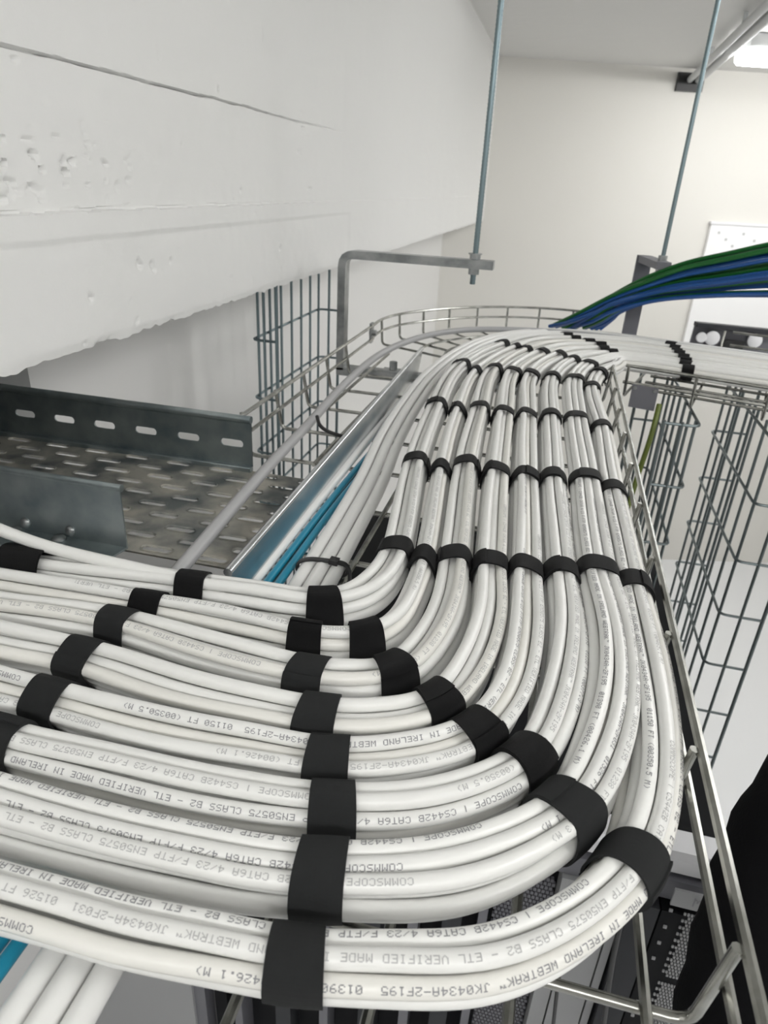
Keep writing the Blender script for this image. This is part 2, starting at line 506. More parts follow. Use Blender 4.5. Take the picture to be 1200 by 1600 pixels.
# leg to the right
leg = thing('wire_basket_tray', 'far wire basket tray running off to the right below the green cables', 'cable tray', (0.4, 1.3, ZF - RW))
e = Vector((0.965, -0.262, 0)).normalized()
nrm = Vector((-e.y, e.x, 0))   # towards the far side
N0 = Vector((0.122, 1.121, 0)); WID = 0.462
def lp(a, b, z): return tuple(N0 + e * a + nrm * b + Vector((0, 0, z)))
for b in (0.0, WID):
    a0 = 0.0 if b == 0 else 0.12
    build('side_wire', tube(MB(), [lp(a0, b, ZT), lp(1.3, b, ZT)], 0.0026, 8), M['wire'], leg)
    build('side_wire', tube(MB(), [lp(a0, b, -0.266), lp(1.3, b, -0.266)], RW, 8), M['wire'], leg)
for i in range(1, 9):
    b = WID * i / 9
    build('floor_wire', tube(MB(), [lp(0.02 + 0.1 * (i > 4), b, ZF), lp(1.3, b, ZF)], RW, 8), M['wire'], leg)
for k in range(13):
    a = 0.005 + k * 0.1
    pts = [lp(a, -.004, ZT)] + bend_corner(lp(a, -.004, ZT), lp(a, 0.003, ZF - .004), 0.008, lp(a, .1, ZF - .004)) + \
        (bend_corner(lp(a, .1, ZF - .004), lp(a, WID - .003, ZF - .004), 0.008, lp(a, WID + .004, ZT)) + [lp(a, WID + .004, ZT)] if k > 0 else [lp(a, 0.2, ZF - .004)])
    build('rung', tube(MB(), pts, RW, 8), M['wire'], leg)

# ================================================================== VERTICAL DROP BASKETS
def drop_basket(label, X0, y0, y1, sgn, ztop, zbot, material, fl=0.052, group=None, zoff=0.0, wires=7, cat='cable tray', post=True):
    t = thing('vertical_wire_basket', label, cat, (X0, (y0 + y1) / 2, zbot), group)
    z = ztop - 0.012 - zoff
    while z > zbot + 0.01:
        xe = X0 + sgn * fl
        pts = [(xe, y0, z)] + bend_corner((xe, y0, z), (X0, y0, z), 0.014, (X0, y1, z)) + bend_corner((X0, y0, z), (X0, y1, z), 0.014, (xe, y1, z)) + [(xe, y1, z)]
        build('rung', tube(MB(), pts, 0.0023, 8), material, t)
        z -= 0.1
    s = sgn * 0.0045
    for i in range(wires):
        yy = y0 + 0.016 + (y1 - y0 - 0.032) * i / (wires - 1)
        build('upright_wire', tube(MB(), [(X0 + s, yy, ztop), (X0 + s, yy, zbot)], 0.0025, 8), material, t)
    for yy, dy in ((y0, 0.0045), (y1, -0.0045)):
        for fx in (0.5, 1.0):
            x = X0 + sgn * fl * fx
            r_ = 0.0032 if fx == 1.0 else 0.0026
            build('upright_wire', tube(MB(), [(x, yy + dy * 0, ztop), (x, yy + dy * 0, zbot)], r_, 8), material, t)
    return t
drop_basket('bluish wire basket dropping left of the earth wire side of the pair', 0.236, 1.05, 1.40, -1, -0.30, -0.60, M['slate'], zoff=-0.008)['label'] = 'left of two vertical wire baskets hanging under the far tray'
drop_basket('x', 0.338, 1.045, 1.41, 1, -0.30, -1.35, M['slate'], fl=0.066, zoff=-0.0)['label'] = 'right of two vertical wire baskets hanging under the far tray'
drop_basket('vertical wire basket on the wall under the concrete beam', -0.482, 1.06, 1.40, 1, -0.158, -1.1, M['bluewire'], fl=0.044, zoff=0.078)

# ================================================================== PERFORATED TRAY
ptray = thing('perforated_cable_tray', 'dusty galvanised perforated tray with slotted far side rail', 'cable tray', (-0.5, 0.52, -0.288))
mb = MB()
px_, py_ = 0.05, 0.0192
plate_with_slots(mb, (-0.855, 0.428, ZF), (1, 0, 0), (0, 1, 0), (0, 0, 1), 13, 10, px_, py_,
                 lambda i, j: (0.0135, 0.0040, 0.0115 if j % 2 else -0.0115), 0.0014)
build('tray_floor', mb, M['dusty'], ptray, False)
mb = MB()
for i in range(13):
    for j in range(10):
        cxx = -0.855 + (i + .5) * px_ + (0.0115 if j % 2 else -0.0115); cyy = 0.428 + (j + .5) * py_
        if cxx < -0.62: continue
        rim = []
        for k in range(16):
            tt = 2 * math.pi * k / 16; c, s = math.cos(tt), math.sin(tt)
            rim.append((cxx + 0.0095 * (1 if c >= 0 else -1) + 0.0046 * c, cyy + 0.0046 * s, ZF + 0.0002))
        tube(mb, rim, 0.0008, 5, closed=True)
o = build('embossed_rims', mb, M['dusty'], ptray); o['kind'] = 'stuff'
# plain floor strip that ends against the divider
build('floor_margin', box(MB(), -0.2052, -0.197, 0.428, 0.62, ZF - .0014, ZF), M['dusty'], ptray, False)
mb = MB()
plate_with_slots(mb, (-0.897, 0.6215, ZF + 0.004), (1, 0, 0), (0, 0, 1), (0, -1, 0), 12, 1, 0.0508, 0.049,
                 lambda i, j: (0.0128, 0.0042, 0.003), 0.0015)
build('side_rail', mb, M['sheet'], ptray, False)
build('rail_hem', tube(MB(), [(-0.897, 0.6225, -0.229), (-0.2874, 0.6225, -0.229)], 0.0042, 10), M['sheet'], ptray)
build('rail_foot', box(MB(), -0.897, -0.2874, 0.615, 0.6225, ZF - .001, ZF + .005, 0.001), M['sheet'], ptray, False)

near = thing('tray_side_rail', 'cut blue-grey steel side rail with bolts above the first cable bundle', 'rail', (-0.55, 0.43, ZF))
mb = MB(); box(mb, -0.90, -0.314, 0.4295, 0.431, ZF + 0.001, -0.232); build('rail_web', mb, M['sheet'], near, False)
mb = MB(); tube(mb, [(-0.90, 0.432, -0.2305), (-0.3135, 0.432, -0.2305)], 0.0032, 10); build('rail_hem', mb, M['sheet'], near)
mb = MB(); mb.add([(-0.90, 0.431, ZF + .002), (-0.314, 0.431, ZF + .002), (-0.322, 0.406, ZF - .001), (-0.90, 0.396, ZF - .001),
                   (-0.90, 0.431, ZF), (-0.314, 0.431, ZF), (-0.322, 0.406, ZF - .003), (-0.90, 0.396, ZF - .003)],
                  [(0, 3, 2, 1), (4, 5, 6, 7), (1, 2, 6, 5), (2, 3, 7, 6)]); build('rail_flange', mb, M['sheet'], near, False)
for bx_ in (-0.4185, -0.375):
    mb = MB()
    prof = [(0, 0.0062), (0.0012, 0.0062), (0.0024, 0.0050), (0.0032, 0.0025), (0.0034, 0.0003)]
    pts = [(bx_, 0.4245, ZF + .0012 + a) for a, b in prof]
    tube(mb, pts, [b for a, b in prof], 14); build('bolt_or_hole_disc', mb, M['galv'], near)
    mb = MB()
    pts = [(bx_ + 0.009, 0.4295 - a, ZF + .0085) for a, b in prof]
    tube(mb, pts, [b * 0.75 for a, b in prof], 14); build('bolt_or_hole_disc', mb, M['galv'], near)

# divider strip
div = thing('tray_divider', 'shiny galvanised divider strip between grey conduit and white cables', 'divider', (-0.195, 0.7, ZF))
a0, a1 = Vector((-0.1882, 0.365, 0)), Vector((-0.2022, 1.118, 0))
mb = MB()
v = [a0 + Vector((0, 0, ZF + .002)), a1 + Vector((0, -.03, ZF + .002)), a1 + Vector((0, 0, -0.2465)), a0 + Vector((0, 0, -0.2465))]
w_ = Vector((-0.0014, 0, 0))
mb.add(v + [q + w_ for q in v], [(0, 1, 2, 3), (7, 6, 5, 4), (1, 5, 6, 2)]); build('web', mb, M['bright_galv'], div, False)
mb = MB(); tube(mb, [a0 + Vector((-.002, 0, -0.2465)), a1 + Vector((-.002, 0, -0.2465))], 0.0034, 10); build('hem', mb, M['bright_galv'], div)
mb = MB(); v = [a0 + Vector((-.001, 0, ZF + .003)), a1 + Vector((-.001, -.03, ZF + .003)), a1 + Vector((-.02, -.03, ZF + .003)), a0 + Vector((-.02, 0, ZF + .003))]
mb.add(v, [(0, 1, 2, 3)]); build('foot', mb, M['galv'], div, False)

# conduit on the left of the divider
mbp = resample(catmull([(-0.235, 0.36, -.262), (-0.2385, 0.40, -.262), (-0.2535, 0.58, -.262), (-0.262, 0.73, -.262), (-0.2735, 0.90, -.262), (-0.2745, 1.10, -.262), (-0.255, 1.23, -.262), (-0.219, 1.33, -.262), (-0.163, 1.405, -.262), (-0.078, 1.452, -.262), (0.05, 1.478, -.262), (0.3, 1.44, -.262), (0.6, 1.36, -.262)], 10), 0.012)[0]
tag(build('grey_conduit', tube(MB(), mbp, 0.0056, 12), M['conduit']), 'thin grey plastic conduit lying along the left side of the tray', 'conduit')
# its black tie
tie = []
for k in range(24):
    t = k / 23
    tie.append((-0.262 + 0.012 * math.cos(math.pi * 2 * t * 0.5 + 0.6) * (1 - t) + 0.055 * t, 0.728 - 0.012 * math.sin(math.pi * t), -0.252 - 0.022 * t))
tag(build('black_cable_tie', tube(MB(), tie, 0.0022, 8), M['black']), 'black tie looped from the grey conduit to the divider', 'cable tie')

# ================================================================== HANGERS AND RODS
def threaded_rod(x, y, zb, label, lean=(0, 0)):
    t = thing('threaded_rod', label, 'rod', (x, y, zb), 'threaded rods from the ceiling')
    k = 260; pts = []; rr = []
    L = CEIL - zb
    for i in range(k + 1):
        q = i / k
        pts.append((x + lean[0] * q, y + lean[1] * q, zb + L * q)); rr.append(0.0047 if i % 2 else 0.0041)
    build('rod', tube(MB(), pts, rr, 10), M['bluewire'], t)
    return t
def nut(mb, x, y, z0, z1, r_):
    tube(mb, [(x, y, z0), (x, y, z1)], r_, 6)
HY = 1.15
hang = thing('tray_hanger', 'grey steel C-shaped hanger holding the tray from the left rod', 'bracket', (-0.24, HY, -0.31))
def flat_path(mb, pts, wy, th):
    """bar following pts in the XZ plane at y, wy deep in Y"""
    P = [Vector(p) for p in pts]; v = []
    for i, p in enumerate(P):
        t = ((P[min(i + 1, len(P) - 1)] - P[max(i - 1, 0)])).normalized()
        n_ = Vector((-t.z, 0, t.x))
        for a, b in ((-1, -1), (1, -1), (1, 1), (-1, 1)):
            v.append(p + n_ * (a * th / 2) + Vector((0, b * wy / 2, 0)))
    f = []
    for i in range(len(P) - 1):
        for j in range(4):
            f.append((i * 4 + j, i * 4 + (j + 1) % 4, (i + 1) * 4 + (j + 1) % 4, (i + 1) * 4 + j))
    f += [(3, 2, 1, 0), tuple((len(P) - 1) * 4 + j for j in range(4))]
    return mb.add(v, f)
xl_ = -0.353
pts = [(-0.104, HY, -0.111)] + bend_corner((-0.104, HY, -0.111), (xl_, HY, -0.1105), 0.02, (xl_, HY, -0.3)) + [(xl_, HY, -0.303)]
build('upper_arm', flat_path(MB(), pts, 0.024, 0.013), M['galv'], hang, True, 30)
build('lower_arm', box(MB(), xl_ - .006, -0.02, HY - .012, HY + .012, -0.313, -0.297, 0.002), M['galv'], hang, False)
mb = MB()
box(mb, -0.275, -0.238, HY - .018, HY + .006, -0.297, -0.2935); nut(mb, -0.2565, HY - .008, -0.2935, -0.279, 0.007)
build('floor_clamp', mb, M['galv'], hang, False)
rod1 = threaded_rod(-0.135, HY, -0.142, 'left threaded steel rod hanging in front of the beam')
mb = MB(); nut(mb, -0.135, HY, -0.1035, -0.096, 0.0085); build('nut', mb, M['galv'], rod1, False)
mb = MB(); nut(mb, -0.135, HY, -0.127, -0.118, 0.0085); build('nut', mb, M['galv'], rod1, False)
mb = MB(); cyl(mb, (-0.135, HY, -0.0965), (-0.135, HY, -0.095), 0.011, 14); build('washer', mb, M['galv'], rod1, False)

hang2 = thing('tray_hanger', 'grey steel hanger behind the green cables on the right rod', 'bracket', (0.19, 1.68, -0.31))
obox(mbx := MB(), (0.176, 1.69, -0.125), (0.200, 1.545, -0.125), 0.030, 0.014); build('upper_arm', mbx, M['midgrey'], hang2, False)
obox(mbx := MB(), (0.1755, 1.69, -0.118), (0.1755, 1.69, -0.31), 0.032, 0.014, (0, 1, 0)); build('upright', mbx, M['midgrey'], hang2, False)
obox(mbx := MB(), (0.1755, 1.69, -0.303), (0.235, 1.40, -0.303), 0.03, 0.014); build('lower_arm', mbx, M['midgrey'], hang2, False)
rod2 = threaded_rod(0.1995, 1.58, -0.15, 'right threaded steel rod rising behind the green and blue cables')
mb = MB(); nut(mb, 0.1995, 1.58, -0.118, -0.108, 0.009); build('nut', mb, M['galv'], rod2, False)
mb = MB(); nut(mb, 0.1995, 1.58, -0.142, -0.132, 0.009); build('nut', mb, M['galv'], rod2, False)

# ================================================================== DOT-MATRIX LETTERING
FONT = {
 'A': '01110 10001 10001 11111 10001 10001 10001', 'B': '11110 10001 10001 11110 10001 10001 11110', 'C': '01110 10001 10000 10000 10000 10001 01110',
 'D': '11110 10001 10001 10001 10001 10001 11110', 'E': '11111 10000 10000 11110 10000 10000 11111', 'F': '11111 10000 10000 11110 10000 10000 10000',
 'I': '01110 00100 00100 00100 00100 00100 01110', 'J': '00111 00010 00010 00010 00010 10010 01100', 'K': '10001 10010 10100 11000 10100 10010 10001',
 'L': '10000 10000 10000 10000 10000 10000 11111', 'M': '10001 11011 10101 10101 10001 10001 10001', 'N': '10001 11001 10101 10011 10001 10001 10001',
 'O': '01110 10001 10001 10001 10001 10001 01110', 'P': '11110 10001 10001 11110 10000 10000 10000', 'R': '11110 10001 10001 11110 10100 10010 10001',
 'S': '01111 10000 10000 01110 00001 00001 11110', 'T': '11111 00100 00100 00100 00100 00100 00100', 'V': '10001 10001 10001 10001 10001 01010 00100',
 'W': '10001 10001 10001 10101 10101 11011 10001', '0': '01110 10001 10011 10101 11001 10001 01110', '1': '00100 01100 00100 00100 00100 00100 01110',
 '2': '01110 10001 00001 00110 01000 10000 11111', '3': '01110 10001 00001 00110 00001 10001 01110', '4': '00010 00110 01010 10010 11111 00010 00010',
 '5': '11111 10000 11110 00001 00001 10001 01110', '6': '00110 01000 10000 11110 10001 10001 01110', '7': '11111 00001 00010 00100 01000 01000 01000',
 '8': '01110 10001 10001 01110 10001 10001 01110', '9': '01110 10001 10001 01111 00001 00010 01100', '/': '00000 00001 00010 00100 01000 10000 00000',
 '-': '00000 00000 00000 11111 00000 00000 00000', '|': '00100 00100 00100 00100 00100 00100 00100', '.': '00000 00000 00000 00000 00000 01100 01100',
 '(': '00010 00100 01000 01000 01000 00100 00010', ')': '01000 00100 00010 00010 00010 00100 01000', '~': '11101 01011 01001 00000 00000 00000 00000', ' ': '',
}
def glyph_quads(text, cw, ch):
    """list of (u0,u1,v0,v1), merged along rows"""
    out = []
    pw = cw / 6.4; ph = ch / 7
    for i, c in enumerate(text):
        rows = FONT.get(c, '').split()
        for r_, row in enumerate(rows):
            k = 0
            while k < 5:
                if row[k] == '1':
                    q = k
                    while q < 5 and row[q] == '1': q += 1
                    out.append((i * cw + k * pw, i * cw + q * pw, (6 - r_) * ph, (7 - r_) * ph)); k = q
                else: k += 1
    return out
METRES = [('01526 FT (00465.1 M)', '031'), ('01390 FT (00426.1 M)', '195'), ('01150 FT (00350.5 M)', '195'), ('01238 FT (00377.3 M)', '195')]
def cable_text(k):
    f_, t_ = METRES[k % len(METRES)]
    return 'COMMSCOPE | CS442B CAT6A 4/23 F/FTP EN50575 CLASS B2 - ETL VERIFIED MADE IN IRELAND WEBTRAK~ JK0434A-2F%s  %s' % (t_, f_)

# ================================================================== STRAPPED CABLE BUNDLES
CR = 0.0038                    # cable radius
PATH = {
    1: [(-0.378,0.319), (-0.338,0.325), (-0.306,0.329), (-0.257,0.335), (-0.205,0.341), (-0.160,0.344), (-0.118,0.348), (-0.098,0.361), (-0.088,0.388), (-0.086,0.414), (-0.087,0.438), (-0.109,0.614), (-0.122,0.803), (-0.124,1.025)],
    2: [(-0.370,0.305), (-0.318,0.306), (-0.276,0.308), (-0.217,0.311), (-0.163,0.312), (-0.113,0.311), (-0.094,0.314), (-0.079,0.322), (-0.065,0.344), (-0.062,0.381), (-0.063,0.428), (-0.081,0.600), (-0.094,0.793), (-0.097,0.991)],
    3: [(-0.348,0.280), (-0.303,0.281), (-0.265,0.286), (-0.224,0.289), (-0.160,0.282), (-0.099,0.280), (-0.074,0.284), (-0.055,0.295), (-0.043,0.323), (-0.037,0.369), (-0.043,0.441), (-0.060,0.622), (-0.070,0.811), (-0.074,1.019)],
    4: [(-0.320,0.256), (-0.275,0.255), (-0.224,0.258), (-0.155,0.250), (-0.118,0.249), (-0.085,0.250), (-0.053,0.258), (-0.029,0.275), (-0.017,0.307), (-0.012,0.362), (-0.018,0.441), (-0.031,0.614), (-0.041,0.801), (-0.047,1.007)],
    5: [(-0.291,0.228), (-0.251,0.225), (-0.219,0.224), (-0.173,0.221), (-0.138,0.220), (-0.106,0.222), (-0.073,0.225), (-0.038,0.237), (-0.008,0.261), (0.006,0.296), (0.011,0.353), (0.007,0.442), (-0.004,0.613), (-0.014,0.805), (-0.020,1.004)],
    6: [(-0.257,0.194), (-0.220,0.193), (-0.196,0.192), (-0.161,0.192), (-0.124,0.193), (-0.095,0.196), (-0.063,0.201), (-0.019,0.217), (0.018,0.250), (0.031,0.289), (0.037,0.347), (0.032,0.445), (0.022,0.619), (0.014,0.809), (0.010,1.002)],
    7: [(-0.223,0.160), (-0.194,0.160), (-0.164,0.160), (-0.135,0.161), (-0.108,0.163), (-0.081,0.165), (-0.055,0.170), (-0.003,0.188), (0.039,0.228), (0.054,0.268), (0.062,0.320), (0.062,0.380), (0.057,0.454), (0.051,0.624), (0.044,0.808), (0.041,0.997)],
    8: [(-0.193,0.129), (-0.168,0.129), (-0.141,0.130), (-0.115,0.130), (-0.084,0.133), (-0.053,0.136), (-0.024,0.143), (0.009,0.153), (0.037,0.174), (0.064,0.209), (0.076,0.247), (0.082,0.290), (0.084,0.350), (0.081,0.446), (0.076,0.609), (0.073,0.790), (0.066,0.972)],
}
# past row D each bundle swings right into the far tray
FAR = {}
for b in range(1, 9):
    k = 8 - b
    x0, y0 = PATH[b][-1]
    yl = 1.160 + k * 0.0262
    FAR[b] = [(x0 + 0.016 + 0.004 * k, y0 + (yl - y0) * 0.56), (x0 + 0.045 + 0.008 * k, y0 + (yl - y0) * 0.90), (0.115 + 0.001 * k, yl + 0.008), (0.22, yl - 0.006), (0.5, yl - 0.075), (0.95, yl - 0.197)]
STRAPS = {
    1: [(-0.320,0.328), (-0.205,0.341), (-0.117,0.347), (-0.087,0.438), (-0.109,0.614), (-0.122,0.803), (-0.124,1.025)],
    2: [(-0.217,0.311), (-0.113,0.310), (-0.079,0.322), (-0.063,0.428), (-0.081,0.600), (-0.094,0.793), (-0.097,0.991)],
    3: [(-0.223,0.290), (-0.100,0.281), (-0.055,0.295), (-0.043,0.441), (-0.060,0.622), (-0.070,0.811), (-0.074,1.019)],
    4: [(-0.225,0.260), (-0.085,0.250), (-0.029,0.275), (-0.018,0.441), (-0.031,0.614), (-0.041,0.801), (-0.047,1.007)],
    5: [(-0.219,0.224), (-0.073,0.225), (-0.008,0.261), (0.007,0.442), (-0.004,0.613), (-0.014,0.805), (-0.020,1.004)],
    6: [(-0.222,0.195), (-0.063,0.201), (0.018,0.250), (0.032,0.445), (0.022,0.619), (0.014,0.809), (0.010,1.002)],
    7: [(-0.055,0.170), (0.039,0.227), (0.057,0.454), (0.051,0.624), (0.044,0.808), (0.041,0.997)],
    8: [(-0.053,0.136), (0.064,0.209), (0.081,0.446), (0.076,0.609), (0.073,0.790), (0.066,0.972)],
}
FARSTRAPS = {1: [(-0.061,1.200), (0.036,1.31), (0.215,1.34)], 2: [(-0.024,1.175), (0.056,1.28), (0.217,1.31)], 3: [(0.0,1.161), (0.076,1.26), (0.219,1.285)], 4: [(0.025,1.153), (0.094,1.24), (0.22,1.26)],
             5: [(0.052,1.147), (0.10,1.22), (0.221,1.233)], 6: [(0.074,1.12), (0.11,1.20), (0.222,1.207)], 7: [(0.08,1.10), (0.22,1.18)], 8: [(0.0895,1.06), (0.22,1.154)]}
COUNT = {1: 9, 2: 5, 3: 9, 4: 9, 5: 9, 6: 9, 7: 11, 8: 8}
PACK = {1: (5, 1.0), 2: (7, 1.0), 3: (3, 1.4), 4: (6, 1.4), 5: (0, 1.2), 6: (8, 1.2), 7: (5, 1.4), 8: (7, 1.0)}   # packing seed and flattening of each bundle
LABELS = {1: 'innermost strapped white cable bundle, the top one nearest the steel rail', 2: 'thinnest strapped white cable bundle, second from the inside of the bend',
          3: 'third strapped white cable bundle counted from the inside of the bend', 4: 'fourth strapped white cable bundle counted from the inside of the bend',
          5: 'fifth strapped white cable bundle counted from the inside of the bend', 6: 'sixth strapped white cable bundle, third from the outside of the bend',
          7: 'thick strapped white cable bundle second from the outside of the bend', 8: 'outermost strapped white cable bundle hugging the right side rail'}

def pack(n, seed, aspect):
    """pack n cables into an upright oval; returns offsets (side, up)"""
    g = np.random.default_rng(seed)
    P = g.normal(size=(n, 2)) * CR * 1.5
    for it in range(900):
        k = 0.02 if it < 700 else 0.006
        P[:, 0] -= P[:, 0] * k * aspect; P[:, 1] -= P[:, 1] * k
        if it < 300: P += g.normal(size=P.shape) * CR * 0.05
        for _ in range(3):
            D = P[:, None] - P[None]; dist = np.linalg.norm(D, axis=2) + np.eye(n)
            ov = np.clip(2 * CR * 1.0 - dist, 0, None) * (1 - np.eye(n))
            P += (D / dist[..., None] * (ov * 0.5)[..., None]).sum(1) * 0.5
    P[:, 0] -= (P[:, 0].max() + P[:, 0].min()) / 2
    return P

def hull2d(pts):
    pts = sorted(map(tuple, pts))
    def half(ps):
        h = []
        for p in ps:
            while len(h) >= 2 and (h[-1][0] - h[-2][0]) * (p[1] - h[-2][1]) - (h[-1][1] - h[-2][1]) * (p[0] - h[-2][0]) <= 0: h.pop()
            h.append(p)
        return h
    lo = half(pts); hi = half(pts[::-1])
    return lo[:-1] + hi[:-1]

CAMP = np.array([0, 0, 0.0])
def make_bundle(b):
    seed, aspect = PACK[b]
    off = pack(COUNT[b], seed, aspect)
    top = off[:, 1].max() + CR
    zaxis = -0.2365 - top
    ctrl = [(x, y, zaxis) for x, y in PATH[b] + FAR[b]]
    C = catmull(ctrl, 14)
    C, s = resample(C, 0.004)
    C = smooth_path(C, 14)
    T = np.gradient(C, axis=0); T[:, 2] = 0; T /= np.linalg.norm(T, axis=1)[:, None]
    S = np.stack([T[:, 1], -T[:, 0], 0 * T[:, 0]], 1)
    U = np.tile([0, 0, 1.0], (len(C), 1))
    root = thing('cable_bundle', LABELS[b], 'cable bundle', tuple(C[len(C) // 3]), 'strapped white cable bundles')
    root.location.z = H + zaxis - 0.02
    # strap positions along the path
    spos = []
    for q in STRAPS[b] + FARSTRAPS[b]:
        q = (q[0], q[1] - (0.010 if 0.40 < q[1] < 0.5 else 0.006 if 0.5 < q[1] < 0.7 else 0))
        spos.append(s[np.argmin((C[:, 0] - q[0]) ** 2 + (C[:, 1] - q[1]) ** 2)])
    dist = np.min(np.abs(s[:, None] - np.array(spos)[None]), axis=1)
    calm = np.where(C[:, 1] > 0.42, 0.35, 1.0); calm = np.convolve(np.pad(calm, 12, mode='edge'), np.ones(25) / 25, 'valid')
    env = (1 - np.exp(-(dist / 0.035) ** 2)) * calm
    loose = 1 + 0.09 * env
    roll = (0.16 * np.sin(s * 9 + b) + 0.08 * np.sin(s * 23 + 2 * b)) * calm
    cables = []
    for k in range(COUNT[b]):
        ph = rng.uniform(0, 6.28, 4)
        w1 = 0.00055 * np.sin(s * rng.uniform(14, 26) + ph[0]) * env
        w2 = 0.00045 * np.sin(s * rng.uniform(14, 26) + ph[1]) * env
        a = (off[k, 0] * np.cos(roll) - off[k, 1] * np.sin(roll)) * loose + w1
        c = (off[k, 0] * np.sin(roll) + off[k, 1] * np.cos(roll)) * loose + w2
        P = C + S * a[:, None] + U * c[:, None]
        o = build('cable', tube(MB(), P, CR, 12), M['cable_cream'] if (b * 7 + k) % 11 == 3 or (b == 8 and k % 4 == 1) else M['cable'], root)
        cables.append((o, P))
    # lettering on the cables that face the lens
    smax = s[np.argmin((C[:, 0] - STRAPS[b][-3][0]) ** 2 + (C[:, 1] - STRAPS[b][-3][1]) ** 2)]
    score = [0.5 * off[k, 0] + 1.0 * off[k, 1] for k in range(COUNT[b])]
    order = sorted(range(COUNT[b]), key=lambda k: -score[k])[:{1: 1, 2: 1, 3: 1, 4: 1, 5: 2, 6: 2, 7: 3, 8: 3}[b]]
    smin = {1: 0.34, 2: 0.10, 4: 0.30}.get(b, 0.0)
    cw, ch = 0.00285, 0.0026
    for q, k in enumerate(order):
        o, P = cables[k]
        seg = np.linalg.norm(np.diff(P, axis=0), axis=1); sc = np.concatenate([[0], np.cumsum(seg)])
        text = cable_text(b + q)
        phi = math.radians([18, 42, -8, 60, 30, 5][q % 6]) + rng.uniform(-.15, .15)
        quads = []
        start = rng.uniform(0.03, 0.40)
        while start < smax + 0.3:
            for (u0, u1, v0, v1) in glyph_quads(text, cw, ch):
                if smin + 0.002 < start - u1 and start - u0 < smax: quads.append((start - u0, start - u1, v0, v1))
            start += len(text) * cw + 0.06
        if not quads: continue
        Q = np.array(quads)
        ss = np.stack([Q[:, 0], Q[:, 1], Q[:, 1], Q[:, 0]], 1).ravel()
        vv = np.stack([Q[:, 2], Q[:, 2], Q[:, 3], Q[:, 3]], 1).ravel() - ch / 2
        Pc = np.stack([np.interp(ss, sc, P[:, i]) for i in range(3)], 1)
        Ss = np.stack([np.interp(ss, sc, S[:, i]) for i in range(3)], 1); Ss /= np.linalg.norm(Ss, axis=1)[:, None]
        an = phi + vv / CR
        Vv = Pc + (CR + 0.00013) * (Ss * np.sin(an)[:, None] + np.array([0, 0, 1.0]) * np.cos(an)[:, None])
        mb = MB(); mb.v = [tuple(p) for p in Vv]; mb.f = [(4 * i, 4 * i + 1, 4 * i + 2, 4 * i + 3) for i in range(len(quads))]
        t = build('printed_text', mb, M['ink'] if q % 3 else M['ink_pale'], o, False)
        t['label'] = 'grey dot-matrix print along the cable'
    # straps
    for si, s0 in enumerate(spos):
        i0 = int(np.argmin(np.abs(s - s0)))
        rel = np.array([P[i0] - C[i0] for _, P in cables])
        a = rel @ S[i0]; c = rel[:, 2]
        ang = np.arange(20) * 2 * math.pi / 20
        pts = np.concatenate([np.stack([x + (CR + .0004) * np.cos(ang), z + (CR + .0004) * np.sin(ang)], 1) for x, z in zip(a, c)])
        h = np.array(hull2d(pts))
        # resample the outline evenly and relax it a little
        loop = np.vstack([h, h[:1]]); sl = np.concatenate([[0], np.cumsum(np.linalg.norm(np.diff(loop, axis=0), axis=1))])
        n = 44
        tq = np.linspace(0, sl[-1], n, endpoint=False)
        h = np.stack([np.interp(tq, sl, loop[:, i]) for i in range(2)], 1)
        for _ in range(10): h = 0.25 * np.roll(h, 1, 0) + 0.5 * h + 0.25 * np.roll(h, -1, 0)
        cen = h.mean(0)
        h = h + (h - cen) / np.linalg.norm(h - cen, axis=1)[:, None] * 0.0010
        nr = np.roll(h, -1, 0) - np.roll(h, 1, 0); nr = np.stack([nr[:, 1], -nr[:, 0]], 1); nr /= np.linalg.norm(nr, axis=1)[:, None]
        nr *= np.sign((nr * (h - cen)).sum(1))[:, None]
        loosefit = 0.0
        if b == 1 and si == 0: loosefit = 0.005
        half = 0.0098 if s0 < smax + 0.4 else 0.009
        if b == 1 and si == 0: half = 0.015
        jit = rng.uniform(-0.12, 0.12)
        def ring(extra, wdt, idx):
            m5 = np.linspace(-wdt, wdt, 5)
            rows = []
            for w in m5:
                sw = s0 + w
                Cc = np.array([np.interp(sw, s, C[:, i]) for i in range(3)]); Sd = np.array([np.interp(sw, s, S[:, i]) for i in range(3)]); Sd /= np.linalg.norm(Sd)
                Td = np.array([-Sd[1], Sd[0], 0.0])
                ex = extra - 0.0002 * (w / wdt) ** 2
                hh = h[idx] + nr[idx] * (ex + loosefit)
                skew = jit * (hh[:, 0])
                rows.append(Cc + hh[:, :1] * Sd + np.array([0, 0, 1.0]) * hh[:, 1:] + Td * skew[:, None])
            return rows
        def band(mb, idx, t0, t1, wdt, closed):
            o_ = ring(t1, wdt, idx); i_ = ring(t0, wdt, idx)
            n_ = len(idx)
            vs = np.concatenate(o_ + i_[::-1]); nr_ = 10
            uv = []
            for r_ in range(10):
                vv_ = r_ if r_ < 5 else 9 - r_
                for j in range(n_): uv.append((j / 44 * 4.0, vv_ / 4))
            fs = []
            lim = n_ if closed else n_ - 1
            for r_ in range(10):
                r2 = (r_ + 1) % 10
                for j in range(lim):
                    j2 = (j + 1) % n_
                    fs.append((r_ * n_ + j, r_ * n_ + j2, r2 * n_ + j2, r2 * n_ + j))
            if not closed:
                fs.append(tuple(r_ * n_ for r_ in range(10))); fs.append(tuple(r_ * n_ + n_ - 1 for r_ in range(9, -1, -1)))
            mb.add(vs.tolist(), fs, uv)
        mb = MB()
        band(mb, np.arange(n), 0.0, 0.0011, half, True)
        # overlapping tail
        st = int(rng.integers(0, n)); ln = int(rng.integers(14, 22))
